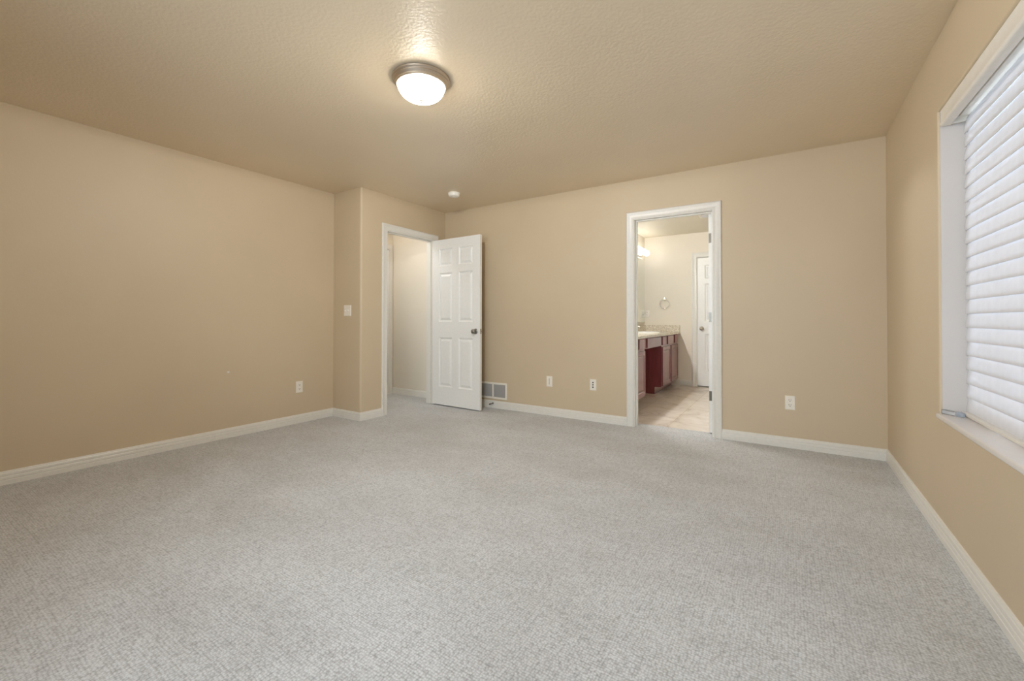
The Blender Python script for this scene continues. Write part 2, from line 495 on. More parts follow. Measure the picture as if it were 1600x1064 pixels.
struct('wall_landing_left', wall_grid([LY0 - .1, EY1], [0, H], [(2.36, 2.96, 0.8, 2.1)], lambda u, d, z: (LX0 - d, u, z), 0.1), M['cream'],
       'pale landing wall with a small added daylight window', 'wall')

# ------------------------------------------------------------------ baseboards
BP = [(0, 0), (0.0145, 0), (0.0145, 0.028), (0.0125, 0.030), (0.0125, 0.034), (0.0145, 0.036), (0.0135, 0.050), (0.0115, 0.053), (0.0115, 0.057), (0.0125, 0.060),
      (0.0115, 0.072), (0.0085, 0.077), (0.0085, 0.080), (0.0065, 0.085), (0, 0.087)]
def baseboard(name, p0, p1, nrm, m0, m1, label, mat='trim'):
    """extrudes the moulding profile from p0 to p1; m0/m1: +1 outside mitre, -1 inside mitre, 0 square"""
    p0, p1, nrm = Vector(p0), Vector(p1), Vector(nrm)
    d = (p1 - p0).normalized()
    bm = bmesh.new()
    A = [bm.verts.new(((p0 + nrm * t - d * (m0 * t)).x, (p0 + nrm * t - d * (m0 * t)).y, z)) for t, z in BP]
    B = [bm.verts.new(((p1 + nrm * t + d * (m1 * t)).x, (p1 + nrm * t + d * (m1 * t)).y, z)) for t, z in BP]
    n = len(BP)
    for k in range(n):
        bm.faces.new((A[k], A[(k + 1) % n], B[(k + 1) % n], B[k]))
    bm.faces.new(A); bm.faces.new(B[::-1])
    return struct(name, bm, M[mat], label, 'baseboard')
CW = 0.072     # casing width
baseboard('baseboard_left', (XL, YR), (XL, YJ), (1, 0), -1, -1, 'white moulded baseboard along the long plain tan wall')
baseboard('baseboard_return', (XL, YJ), (XD, YJ), (0, -1), -1, 1, 'short white baseboard under the double light switch')
baseboard('baseboard_entry', (XD, YJ), (XD, DY0 - CW + .004), (1, 0), 1, 0, 'short white baseboard between the rounded corner and the entry door casing')
baseboard('baseboard_corner', (XD, DY1 + CW), (XD, YB), (1, 0), 0, -1, 'stub of white baseboard tucked behind the open six-panel door')
baseboard('baseboard_back', (XD, YB), (BDX0 - CW + .004, YB), (0, -1), -1, 0, 'white baseboard under the wall vent, running to the bathroom doorway')
baseboard('baseboard_back_corner', (BDX1 + CW - .004, YB), (XR, YB), (0, -1), 0, -1, 'white baseboard between the bathroom doorway and the window wall')
baseboard('baseboard_right', (XR, YB), (XR, YR), (-1, 0), -1, -1, 'white moulded baseboard below the window wall')
baseboard('baseboard_rear', (XR, YR), (XL, YR), (0, 1), -1, -1, 'white baseboard along the plain wall facing the bathroom doorway')
baseboard('baseboard_nook', (EX0, EY1), (XD2, EY1), (0, -1), -1, 0, 'white baseboard in the entry nook beyond the open door')
baseboard('baseboard_bath', (-1.49, BY1), (B3X0 - CW + .004, BY1), (0, -1), 0, 0, 'white baseboard between the vanity and the far bathroom door')

# ------------------------------------------------------------------ door casings and jambs
CP = [(0.0, 0.0), (0.0, 0.008), (0.004, 0.011), (0.012, 0.011), (0.016, 0.0085), (0.030, 0.010), (0.050, 0.013), (0.056, 0.0165), (0.066, 0.0170), (0.070, 0.014), (CW, 0.010), (CW, 0.0)]
def casing_bm(bm, frame, a0, a1, head, reveal=0.005, z0=0.0):
    """frame(a, t, z): a along the wall, t out of the wall. Mitred casing round an opening a0..a1 up to head"""
    i0, i1, ih = a0 - reveal + .005, a1 + reveal - .005, head + reveal - .005
    path = lambda w: [(i0 - w, z0), (i0 - w, ih + w), (i1 + w, ih + w), (i1 + w, z0)]
    rows = []
    for w, t in CP:
        rows.append([bm.verts.new(frame(a, t, z)) for a, z in path(w)])
    n = len(CP)
    for k in range(n):
        A, B = rows[k], rows[(k + 1) % n]
        for j in range(3):
            bm.faces.new((A[j], A[j + 1], B[j + 1], B[j]))
    bm.faces.new([r[0] for r in rows]); bm.faces.new([r[3] for r in rows][::-1])

def frame_box(bm, frame, a0, a1, t0, t1, z0, z1):
    vs = [frame(a, t, z) for a in (a0, a1) for t in (t0, t1) for z in (z0, z1)]
    xs, ys, zz = [v[0] for v in vs], [v[1] for v in vs], [v[2] for v in vs]
    box(bm, min(xs), max(xs), min(ys), max(ys), min(zz), max(zz))

def door_trim(name, frame, a0, a1, depth, label, stop_t=None, back=True, z0=0.0):
    e = tag(empty(name, (0, 0, 0)), label, 'door frame', kind='structure')
    bm = bmesh.new(); casing_bm(bm, frame, a0, a1, HEAD, z0=z0)
    finish('casing', bm, M['trim'], e, smooth=50)
    if back:
        bm = bmesh.new(); casing_bm(bm, lambda a, t, z: frame(a, -depth - t, z), a0, a1, HEAD, z0=z0)
        finish('casing', bm, M['trim'], e, smooth=50)
    bm = bmesh.new()
    JT = 0.012
    frame_box(bm, frame, a0 - .001, a0 + JT - .006, -depth, 0.0, z0, HEAD)
    frame_box(bm, frame, a1 - JT + .006, a1 + .001, -depth, 0.0, z0, HEAD)
    frame_box(bm, frame, a0 + JT - .006, a1 - JT + .006, -depth, 0.0, HEAD - JT + .006, HEAD + .001)
    finish('jamb', bm, M['trim'], e)
    if stop_t is not None:
        s0, s1 = stop_t
        bm = bmesh.new()
        q = JT - .006
        frame_box(bm, frame, a0 + q, a0 + q + .011, s0, s1, z0, HEAD - q)
        frame_box(bm, frame, a1 - q - .011, a1 - q, s0, s1, z0, HEAD - q)
        frame_box(bm, frame, a0 + q + .011, a1 - q - .011, s0, s1, HEAD - q - .011, HEAD - q)
        finish('door_stop_strip', bm, M['trim'], e)
    return e
t1 = door_trim('trim_1', lambda a, t, z: (XD + t, a, z), DY0, DY1, WT, 'white moulded casing and jamb of the entry doorway beside the open six-panel door', (-0.075, -0.038))
t2 = door_trim('trim_2', lambda a, t, z: (a, YB - t, z), BDX0, BDX1, WT, 'white moulded casing and jamb of the bathroom doorway', (-0.078, -0.040))
t3 = door_trim('trim_3', lambda a, t, z: (a, BY1 - t, z), B3X0, B3X1, T, 'white casing round the closed door on the far bathroom wall', (-0.06, -0.046), back=False, z0=-.006)
t4 = door_trim('trim_4', lambda a, t, z: (EX0 + t, a, z), O3Y0, O3Y1, 0.1, 'white casing of the opening in the entry nook', (-0.07, -0.04))
bm = bmesh.new(); box(bm, EX0 - .045, EX0 - .02, O3Y1 - .0082, O3Y1 - .006, 0.86, 0.92)
finish('strike_plate', bm, M['nickel'], t4)

# ------------------------------------------------------------------ doors
def door_leaf_bm(w, h, t):
    """leaf in x 0..w, y 0..t (front face at y = 0), z 0..h, six raised panels on both faces"""
    st, mid = 0.108, 0.105
    pw = (w - 2 * st - mid) / 2
    cols = [(st, st + pw), (st + pw + mid, w - st)]
    rows = [(h - 0.325, h - 0.115), (h - 1.005, h - 0.41), (h - 1.80, h - 1.20)]
    holes = [(c0, c1, r0, r1) for c0, c1 in cols for r0, r1 in rows]
    us = sorted({0, w} | {v for c in cols for v in c}); zs = sorted({0, h} | {v for r in rows for v in r})
    bm = bmesh.new()
    for side in (0, 1):
        y = 0.0 if side == 0 else t
        s = 1.0 if side == 0 else -1.0
        for i in range(len(us) - 1):
            for j in range(len(zs) - 1):
                cu, cz = (us[i] + us[i + 1]) / 2, (zs[j] + zs[j + 1]) / 2
                if any(a < cu < b and c < cz < d for a, b, c, d in holes): continue
                bm.faces.new([bm.verts.new((u, y, z)) for u, z in ((us[i], zs[j]), (us[i + 1], zs[j]), (us[i + 1], zs[j + 1]), (us[i], zs[j + 1]))])
        for a, b, c, d in holes:
            rings = []
            for ins, dep in ((0, 0), (0.003, 0.005), (0.012, 0.0135), (0.021, 0.0135), (0.026, 0.010), (0.044, 0.0025)):
                rings.append([bm.verts.new((u, y + s * dep, z)) for u, z in ((a + ins, c + ins), (b - ins, c + ins), (b - ins, d - ins), (a + ins, d - ins))])
            for A, B in zip(rings, rings[1:]):
                for k in range(4):
                    bm.faces.new((A[k], A[(k + 1) % 4], B[(k + 1) % 4], B[k]))
            bm.faces.new(rings[-1])
    for (u0, z0, u1, z1) in ((0, 0, w, 0), (w, 0, w, h), (w, h, 0, h), (0, h, 0, 0)):
        bm.faces.new([bm.verts.new(p) for p in ((u0, 0, z0), (u1, 0, z1), (u1, t, z1), (u0, t, z0))])
    return bm

def knob_parts(root, x, y, z, s, mat):
    """round knob with rosette on face y, pointing to s (-1: -y)"""
    bm = bmesh.new()
    lathe(bm, [(0, 0), (0.032, 0), (0.032, 0.004), (0.027, 0.009), (0.013, 0.011), (0, 0.011)], 28, 'Y')
    if s < 0:
        for v in bm.verts: v.co.y *= -1
    ro = finish('rosette', bm, mat, root, smooth=40, loc=(x, y, z))
    bm = bmesh.new()
    lathe(bm, [(0, 0.008), (0.012, 0.008), (0.0115, 0.026), (0.016, 0.031), (0.025, 0.038), (0.0275, 0.047), (0.0255, 0.056), (0.017, 0.062), (0.006, 0.064), (0, 0.064)], 28, 'Y')
    if s < 0:
        for v in bm.verts: v.co.y *= -1
    finish('knob', bm, mat, root, smooth=50, loc=(x, y, z))

# entry door: hinged on the far jamb, swung into the room
LT = 0.035
d1 = tag(empty('door_1', (XD + 0.018, DY1 - 0.002, 0.014), math.radians(-2.2)),
         'white six-panel door standing open in front of the wall vent', 'door', kind='structure')
LW1 = 0.757
lf = finish('leaf', door_leaf_bm(LW1, 2.022, LT), M['door'], d1, loc=(0, -LT, 0))
knob_parts(d1, LW1 - 0.062, -LT, 0.905, -1, M['steel'])
knob_parts(d1, LW1 - 0.062, 0.0, 0.905, 1, M['darknickel'])
lp = finish('latch_plate', bx(LW1 - .0005, LW1 + .0015, -LT + .006, -.006, 0.876, 0.934, bev=.0006, seg=1), M['nickel'], d1)
finish('latch_bolt', bx(LW1 + .001, LW1 + .010, -LT + .012, -.012, 0.896, 0.914, bev=.002, seg=2), M['nickel'], lp)
for z in (0.18, 1.0, 1.80):
    bm = bmesh.new()
    lathe(bm, [(0, 0), (0.006, 0), (0.006, 0.088), (0, 0.088)], 12, 'Z')
    box(bm, -0.0015, 0.0, -0.034, 0.0, 0, 0.088)
    finish('hinge', bm, M['nickel'], d1, smooth=40, loc=(-0.004, 0.004, z))

# bathroom door: hinged on the far side of the right jamb, swung into the bathroom
d2 = tag(empty('door_2', (-0.593, YB2 + 0.006, 0.010), math.radians(90)),
         'white bathroom door folded back into the bathroom so only its hinged edge shows', 'door', kind='structure')
LW2 = 0.70
finish('leaf', door_leaf_bm(LW2, 2.026, LT), M['door'], d2)
knob_parts(d2, LW2 - .062, LT, .905, 1, M['darknickel'])
knob_parts(d2, LW2 - .062, 0, .905, -1, M['darknickel'])
for z in (0.295, 1.025, 1.76):
    bm = bmesh.new()
    box(bm, -0.0022, 0.0, 0.004, 0.033, 0, 0.089)
    lathe(bm, [(0, 0), (0.006, 0), (0.006, 0.089), (0, 0.089)], 12, 'Z', center=(-0.004, -0.003, 0))
    for q in (0.018, 0.044, 0.070):
        lathe(bm, [(0.004, -0.0022), (0.003, -0.0032), (0, -0.0034)], 8, 'X', center=(0, 0.02, q))
    finish('hinge', bm, M['darknickel'], d2, smooth=40, loc=(0, 0, z))

# far bathroom door, closed
d3 = tag(empty('door_3', (B3X0 + 0.008, BY1 + 0.010, 0.012)), 'closed white six-panel door on the far bathroom wall', 'door', kind='structure')
LW3 = B3X1 - B3X0 - 0.016
finish('leaf', door_leaf_bm(LW3, 2.022, LT), M['door'], d3)
knob_parts(d3, 0.062, 0, 0.905, -1, M['nickel'])
for z in (0.2, 1.0, 1.8):
    finish('hinge', bx(LW3 - .006, LW3 + .004, -.006, 0.0, z, z + .089, bev=.002), M['nickel'], d3)

# ------------------------------------------------------------------ window and blind
w1 = tag(empty('window_1', (0, 0, 0)), 'white window behind the closed horizontal blinds', 'window', kind='structure')
bm = bmesh.new()
fx0, fx1 = XR + 0.128, XR + 0.170
e0, e1, g0, g1 = WY0, WY1, WZ0 + .02, WZ1
for a in ((e0, e0 + .05, g0, g1), (e1 - .05, e1, g0, g1), ((e0 + e1) / 2 - .03, (e0 + e1) / 2 + .03, g0, g1)):
    box(bm, fx0, fx1, a[0], a[1], a[2], a[3], bev=.004)
for z in ((g0, g0 + .05), (g1 - .05, g1)):
    box(bm, fx0 + .001, fx1 - .001, e0, e1, z[0], z[1], bev=.004)
finish('window_frame', bm, M['trim'], w1)
bm = bmesh.new()
box(bm, fx0 + .015, fx0 + .021, e0 + .04, (e0 + e1) / 2 - .02, g0 + .04, g1 - .04)
box(bm, fx0 + .015, fx0 + .021, (e0 + e1) / 2 + .02, e1 - .04, g0 + .04, g1 - .04)
finish('window_pane', bm, M['pane'], w1)
finish('window_sill', bx(XR - 0.014, XR + 0.132, WY0 - .001, WY1 + .004, WZ0 - 0.012, 0.600, bev=0.009, seg=4), M['sill'], w1, smooth=40)
# painted returns of the recess
bm = bmesh.new()
box(bm, XR + 0.010, XR + 0.130, WY1 - .0025, WY1 + .001, 0.600, WZ1)
box(bm, XR + 0.010, XR + 0.130, WY0 - .001, WY0 + .0025, 0.600, WZ1)
finish('window_return', bm, M['reveal'], w1)

bl = tag(empty('window_blind', (0.715, 1.962, 0.604)), 'closed white horizontal blind with a moulded valance filling the window recess', 'blind')
HW = 0.935           # half width
PITCH, SW, TILT = 0.0662, 0.0785, math.radians(82)
def slat_bm():
    bm = bmesh.new()
    n = 8; th = 0.0026; ang = TILT
    top, bot = [], []
    for k in range(n + 1):
        s = (k / n - 0.5) * SW
        crown = 0.0034 * (1 - (2 * k / n - 1) ** 2)
        for lst, off in ((top, crown + th / 2), (bot, crown - th / 2)):
            # s runs from the upper window-side edge to the lower room-side edge; crown bulges to the room
            x = -s * math.cos(ang) - off * math.sin(ang)
            z = -s * math.sin(ang) + off * math.cos(ang)
            lst.append((x, z))
    prof = top + bot[::-1]
    A = [bm.verts.new((x, -HW, z)) for x, z in prof]
    B = [bm.verts.new((x, HW, z)) for x, z in prof]
    m = len(prof)
    for k in range(m): bm.faces.new((A[k], A[(k + 1) % m], B[(k + 1) % m], B[k]))
    bm.faces.new(A[::-1]); bm.faces.new(B)
    return bm
sl = finish('slat', slat_bm(), M['slat'], bl, smooth=35)
zlow = 0.687 - PITCH - 0.604 + SW * math.sin(TILT) / 2
NS = 21
for k in range(NS):
    s = sl if k == 0 else sl.copy()
    if k: C.objects.link(s)
    s.parent = bl
    s.location = (0, random.uniform(-.0015, .0015), zlow + PITCH * k)
finish('bottom_rail', bx(-0.024, 0.014, -HW, HW, 0.001, 0.0155, bev=.003, seg=3), M['blind'], bl, smooth=40)
finish('headrail', bx(-0.025, 0.025, -HW, HW, 1.425, 1.470, bev=.002), M['blind'], bl)
for y in (-0.70, -0.23, 0.23, 0.70):
    bm = bmesh.new()
    tube(bm, [(0.0155, y, 0.03), (0.0155, y, 1.43)], 0.0007, 6)
    finish('ladder_cord', bm, M['blind'], bl)
# valance: moulded profile, with short returns
VP = [(-0.086, 0.0), (-0.082, -0.004), (-0.052, -0.004), (-0.05, 0.0), (-0.05, 0.074), (-0.086, 0.074), (-0.087, 0.066), (-0.085, 0.06), (-0.085, 0.02), (-0.088, 0.014), (-0.089, 0.006)]
bm = bmesh.new()
z0v = 1.400
A = [bm.verts.new((x, -0.945, z0v + z)) for x, z in VP]; B = [bm.verts.new((x, 0.942, z0v + z)) for x, z in VP]
for k in range(len(VP)): bm.faces.new((A[k], A[(k + 1) % len(VP)], B[(k + 1) % len(VP)], B[k]))
bm.faces.new(A[::-1]); bm.faces.new(B)
box(bm, -0.051, 0.02, 0.930, 0.942, z0v, z0v + .074); box(bm, -0.051, 0.02, -0.945, -0.933, z0v, z0v + .074)
finish('valance', bm, M['blind'], bl, smooth=50)

# clear hold-down piece lying on the sill
hc = tag(empty('hold_down_bracket', (0.660, 2.866, 0.6003), math.radians(-52)), 'clear plastic blind bracket with a grey end lying in the corner of the window sill', 'bracket')
bm = bmesh.new(); box(bm, -0.046, 0.010, -0.012, 0.012, 0.0, 0.021, bev=.0025)
finish('clear_bar', bm, M['clear'], hc)
bm = bmesh.new()
box(bm, -0.048, -0.0465, -0.012, 0.012, 0, 0.021, bev=.0006, seg=1); box(bm, -0.046, 0.010, -0.0132, -0.0121, 0.0, 0.0022); box(bm, -0.046, 0.010, -0.0132, -0.0121, 0.0188, 0.021)
finish('edge_strip', bm, M['steel'], hc)
bm = bmesh.new(); lathe(bm, [(0, 0), (0.016, 0), (0.019, 0.004), (0.017, 0.017), (0.010, 0.022), (0, 0.022)], 20)
for v in bm.verts: v.co.x = v.co.x * 1.05 + 0.024; v.co.y *= 0.62
finish('end_cap', bm, plain('blue_grey_plastic', srgb(150, 158, 168), 0.3), hc, smooth=40)

struct('added_eave', bx(0.82, 1.60, -1.6, 5.0, 2.22, 2.32), M['trim'], 'white eave added unseen outside to shade the top of the blinds', 'eave')  # unseen overhang added to block sky from the upper slats
# added windows, both out of view
def simple_window(name, label, pos, w, z0, z1, rz):
    e = tag(empty(name, pos, rz), label, 'window', kind='structure')
    bm = bmesh.new()
    for a in ((-w / 2, -w / 2 + .05), (w / 2 - .05, w / 2), (-.025, .025)): box(bm, a[0], a[1], -.03, .03, z0, z1)
    for z in ((z0, z0 + .05), (z1 - .05, z1)): box(bm, -w / 2 + .05, w / 2 - .05, -.029, .029, z[0], z[1])
    finish('window_frame', bm, M['trim'], e)
    finish('window_pane', bx(-w / 2 + .04, w / 2 - .04, -.003, .003, z0 + .04, z1 - .04), M['pane'], e)
simple_window('added_window_rear', 'bare white window added unseen behind the camera for daylight fill', (-0.75, YR - .08, 0), 2.1, 0.6, 2.08, 0)  # added on the rear wall as daylight fill for the bedroom
simple_window('added_window_landing', 'small white window added unseen on the landing for daylight through the doorway', (LX0 - .05, 2.66, 0), 0.6, 0.8, 2.1, PI / 2)  # added so daylight crosses the entry doorway onto the back wall

# ------------------------------------------------------------------ bedroom fittings
cl = tag(empty('ceiling_light', (-1.777, 1.800, H)), 'lit flush dome ceiling lamp with a stepped brushed-metal rim', 'ceiling light')
bm = bmesh.new()
lathe(bm, [(0, 0), (0.160, 0), (0.164, -0.004), (0.163, -0.012), (0.157, -0.016), (0.155, -0.019), (0.156, -0.024), (0.151, -0.030), (0.147, -0.034), (0.146, -0.042), (0.139, -0.047), (0.134, -0.046), (0.134, -0.030), (0, -0.030)], 96)
finish('rim', bm, M['lampmetal'], cl, smooth=35)
bm = bmesh.new()
pr = [(0.1335, -0.036)]
for k in range(1, 15):
    a = PI / 2 * k / 14
    pr.append((0.1335 * math.cos(a) ** 0.85 if k < 14 else 0, -0.040 - 0.085 * math.sin(a)))
lathe(bm, pr, 96)
finish('glass_shade', bm, M['lampglass'], cl, smooth=60)
bm = bmesh.new()
lathe(bm, [(0, -0.123), (0.012, -0.123), (0.012, -0.127), (0.006, -0.130), (0.005, -0.134), (0.007, -0.138), (0.005, -0.143), (0, -0.145)], 24)
finish('finial', bm, M['lampmetal'], cl, smooth=40)

ld = bpy.data.lights.new('ceiling_lamp_light', 'POINT')
ld.energy = LAMP_WATTS; ld.color = (1.0, 0.97, 0.92); ld.shadow_soft_size = 0.04
# the metal rim holds most light back from the ceiling: output falls off above the horizontal
ld.use_nodes = True
lnt = ld.node_tree
lem = lnt.nodes['Emission']
ltc = lnt.nodes.new('ShaderNodeTexCoord'); lsx = lnt.nodes.new('ShaderNodeSeparateXYZ')
lnt.links.new(ltc.outputs['Normal'], lsx.inputs[0])
lma = lnt.nodes.new('ShaderNodeMath'); lma.operation = 'MULTIPLY_ADD'; lma.inputs[1].default_value = LAMP_UP * 0.5; lma.inputs[2].default_value = 0.5
lnt.links.new(lsx.outputs['Z'], lma.inputs[0])
g = lambda v: (v, v, v, 1)
lrp = ramp(lnt, lma.outputs[0], [(0.50, g(1.0)), (0.515, g(0.72)), (0.55, g(0.28)), (0.60, g(0.11)), (0.70, g(0.035)), (1.0, g(0.015))])
lnt.links.new(lrp.outputs['Color'], lem.inputs['Strength'])
lo = bpy.data.objects.new('ceiling_lamp_light', ld); C.objects.link(lo); lo.location = (-1.777, 1.800, H - 0.075)

M['detector'] = plain('bright_white_plastic', srgb(246, 243, 236), 0.35)
sd = tag(empty('smoke_detector', (-3.085, 3.630, H)), 'small round off-white smoke detector on the ceiling above the open door', 'smoke detector')
bm = bmesh.new(); lathe(bm, [(0, 0), (0.066, 0), (0.066, -0.010), (0.063, -0.012), (0, -0.012)], 48)
finish('base', bm, M['detector'], sd, smooth=40)
bm = bmesh.new(); lathe(bm, [(0, -0.012), (0.061, -0.012), (0.061, -0.026), (0.057, -0.033), (0.046, -0.038), (0.014, -0.040), (0.013, -0.038), (0, -0.038)], 48)
finish('cover', bm, M['detector'], sd, smooth=40)
bm = bmesh.new(); lathe(bm, [(0, -0.037), (0.011, -0.037), (0.011, -0.041), (0, -0.0415)], 24)
finish('test_button', bm, M['detector'], sd, smooth=40)

def plate_bm(w, h, t=0.0055):
    bm = bmesh.new()
    prof = [(0.0, 0.0), (0.0, 0.002), (0.0015, 0.004), (0.005, t)]
    rows = [[bm.verts.new((x, -d, z)) for x, z in ((-w / 2 + i, -h / 2 + i), (w / 2 - i, -h / 2 + i), (w / 2 - i, h / 2 - i), (-w / 2 + i, h / 2 - i))] for i, d in prof]
    for A, B in zip(rows, rows[1:]):
        for k in range(4): bm.faces.new((A[k], A[(k + 1) % 4], B[(k + 1) % 4], B[k]))
    bm.faces.new(rows[-1]); bm.faces.new(rows[0][::-1])
    return bm

def screw(root, x, z, parent=None):
    bm = bmesh.new(); lathe(bm, [(0, -0.0052), (0.0034, -0.0052), (0.003, -0.0064), (0, -0.0068)], 12, 'Y', center=(x, 0, z))
    finish('screw', bm, M['plastic'], root, smooth=40)

def duplex(loc, rz, label):
    e = tag(empty('wall_outlet', loc, rz), label, 'outlet')
    finish('plate', plate_bm(0.071, 0.116), M['plastic'], e)
    for z in (0.0198, -0.0198):
        bm = bmesh.new()
        lathe(bm, [(0, -0.005), (0.0172, -0.005), (0.0172, -0.0072), (0.0164, -0.0078), (0, -0.0078)], 24, 'Y')
        for v in bm.verts: v.co.z = max(-0.0142, min(0.0142, v.co.z))
        rc = finish('receptacle', bm, M['plastic'], e, loc=(0, 0, z))
        bm = bmesh.new()
        box(bm, -0.0085, -0.0055, -0.0081, -0.0077, -0.0005, 0.0085); box(bm, 0.0055, 0.0085, -0.0081, -0.0077, 0.0005, 0.0080)
        lathe(bm, [(0, -0.0081), (0.0032, -0.0081), (0.0032, -0.0077), (0, -0.0077)], 12, 'Y', center=(0, 0, -0.0075))
        finish('slots', bm, M['dark'], rc)
    screw(e, 0, 0)
    return e
o1 = duplex((0.004, YB, 0.371), 0, 'white duplex outlet low on the wall between the bathroom doorway and the window wall')
o2 = copy_tree(o1); o2.location = (XL, 2.546, 0.366); o2.rotation_euler = (0, 0, PI / 2)
o2['label'] = 'white duplex outlet near the far end of the long plain tan wall'
o3 = copy_tree(o1); o3.location = (-2.012, BY1, 1.157); o3.rotation_euler = (0, 0, 0)
o3['label'] = 'white outlet above the vanity backsplash, beside the bathroom mirror'

cp = tag(empty('cable_plate', (-2.231, YB, 0.373)), 'white wall plate with a plain vertical insert, beside the three-hole jack plate', 'wall plate')
finish('plate', plate_bm(0.071, 0.116), M['plastic'], cp)
finish('insert', bx(-0.006, 0.006, -0.0072, -0.005, -0.034, 0.034, bev=.001), plain('ivory_plastic', srgb(204, 196, 182), .4), cp)
screw(cp, 0, 0.048); screw(cp, 0, -0.048)

jp = tag(empty('jack_plate', (-1.719, YB, 0.377)), 'white wall plate with three dark round jacks in a column, nearer the bathroom doorway', 'wall plate')
finish('plate', plate_bm(0.071, 0.116), M['plastic'], jp)
for z in (0.024, 0.0, -0.024):
    bm = bmesh.new(); lathe(bm, [(0, -0.005), (0.0072, -0.005), (0.0072, -0.0085), (0.005, -0.009), (0.005, -0.0075), (0, -0.0075)], 18, 'Y')
    finish('jack', bm, M['dark'], jp, smooth=40, loc=(0, 0, z))
screw(jp, 0, 0.048); screw(jp, 0, -0.048)

sw = tag(empty('light_switch', (-3.972, YJ, 1.150)), 'white double light switch plate on the short return wall', 'light switch')
finish('plate', plate_bm(0.117, 0.117), M['plastic'], sw)
for x in (-0.023, 0.023):
    bm = bmesh.new(); box(bm, -0.0058, 0.0058, -0.007, -0.005, -0.0125, 0.0125)
    cl_ = finish('toggle_collar', bm, M['plastic'], sw, loc=(x, 0, 0))
    bm = bmesh.new()
    box(bm, -0.0042, 0.0042, -0.017, 0.0, -0.0052, 0.0052, bev=.0012)
    bmesh.ops.rotate(bm, verts=bm.verts, cent=(0, 0, 0), matrix=Matrix.Rotation(math.radians(24 if x < 0 else -24), 3, 'X'))
    for v in bm.verts: v.co.y -= 0.004
    finish('toggle', bm, M['plastic'], cl_)
    screw(sw, x, 0.030); screw(sw, x, -0.030)

# wall vent
VX0, VX1, VZ0, VZ1 = -3.190, -2.790, 0.110, 0.304
vt = tag(empty('wall_vent', ((VX0 + VX1) / 2, YB, VZ0)), 'white two-section air vent low on the wall beside the open door', 'vent')
w, h = VX1 - VX0, VZ1 - VZ0
bm = bmesh.new()
fr = 0.022
for a in ((-w / 2, -w / 2 + fr, 0, h), (w / 2 - fr, w / 2, 0, h), (-.009, .009, fr, h - fr), (-w / 2 + fr, w / 2 - fr, 0, fr), (-w / 2 + fr, w / 2 - fr, h - fr, h)):
    box(bm, a[0], a[1], -0.010, 0, a[2], a[3], bev=.002, seg=1)
finish('frame', bm, M['plastic'], vt)
for x0, x1 in ((-w / 2 + fr - .001, -.008), (.008, w / 2 - fr + .001)):
    bm = bmesh.new()
    nb = 13
    for k in range(nb):
        z = fr + (h - 2 * fr) * (k + 0.5) / nb
        vs = [bm.verts.new(p) for p in ((x0, -.0085, z - .004), (x1, -.0085, z - .004), (x1, -.0015, z + .0045), (x0, -.0015, z + .0045),
                                        (x0, -.0078, z - .0046), (x1, -.0078, z - .0046), (x1, -.0008, z + .0039), (x0, -.0008, z + .0039))]
        for f in ((0, 1, 2, 3), (7, 6, 5, 4), (0, 4, 5, 1), (3, 2, 6, 7), (0, 3, 7, 4), (1, 5, 6, 2)): bm.faces.new([vs[i] for i in f])
    box(bm, x0, x1, -.0012, -.0002, fr - .001, h - fr + .001)
    finish('louvers', bm, M['grey'], vt)
for x in (-w / 2 + .011, w / 2 - .011):
    bm = bmesh.new(); lathe(bm, [(0, -0.010), (0.0035, -0.010), (0.003, -0.012), (0, -0.0122)], 10, 'Y', center=(x, 0, h / 2)); finish('screw', bm, M['plastic'], vt)

# spring door stop on the baseboard
ds = tag(empty('door_stop', (-2.985, YB - 0.0115, 0.055)), 'small dark spring door stop screwed to the baseboard under the wall vent', 'door stop')
bm = bmesh.new(); lathe(bm, [(0, 0), (0.011, 0), (0.011, -0.004), (0.006, -0.008), (0, -0.008)], 18, 'Y'); finish('mount', bm, M['darknickel'], ds, smooth=40)
bm = bmesh.new()
tube(bm, [(0.0052 * math.cos(t * 2 * PI), -0.006 - 0.0036 * t, 0.0052 * math.sin(t * 2 * PI)) for t in [k / 10 for k in range(0, 151)]], 0.0012, 5)
finish('spring', bm, M['darknickel'], ds, smooth=60)
bm = bmesh.new(); lathe(bm, [(0, -0.058), (0.008, -0.058), (0.009, -0.064), (0.008, -0.072), (0, -0.073)], 16, 'Y'); finish('rubber_tip', bm, M['rubber'], ds, smooth=40)

# spackle dot on the long wall
sp = finish('wall_patch', bx(XL - .0005, XL + .0015, 1.872, 1.890, 0.578, 0.592, bev=.0008, seg=1), M['trim'])
tag(sp, 'tiny white filler spot on the long plain tan wall', 'wall patch')

# ------------------------------------------------------------------ bathroom fittings
VF = -1.509                      # vanity front plane
CT = 0.866                       # top of the counter
def cab_door(root, y0, y1, z0, z1):
    """raised-panel door, on the plane VF, facing +x"""
    bm = bmesh.new()
    rings = []
    for ins, d in ((0, -0.018), (0, -0.003), (0.003, 0.0), (0.050, 0.0), (0.056, -0.006), (0.062, -0.006), (0.085, -0.001)):
        i = min(ins, (y1 - y0) / 2 - .01, (z1 - z0) / 2 - .01)
        rings.append([bm.verts.new((0.018 + d, y, z)) for y, z in ((y0 + i, z0 + i), (y1 - i, z0 + i), (y1 - i, z1 - i), (y0 + i, z1 - i))])
    for A, B in zip(rings, rings[1:]):
        for k in range(4): bm.faces.new((A[k], A[(k + 1) % 4], B[(k + 1) % 4], B[k]))
    bm.faces.new(rings[-1]); bm.faces.new(rings[0][::-1])
    return finish('door', bm, M['wood'], root)
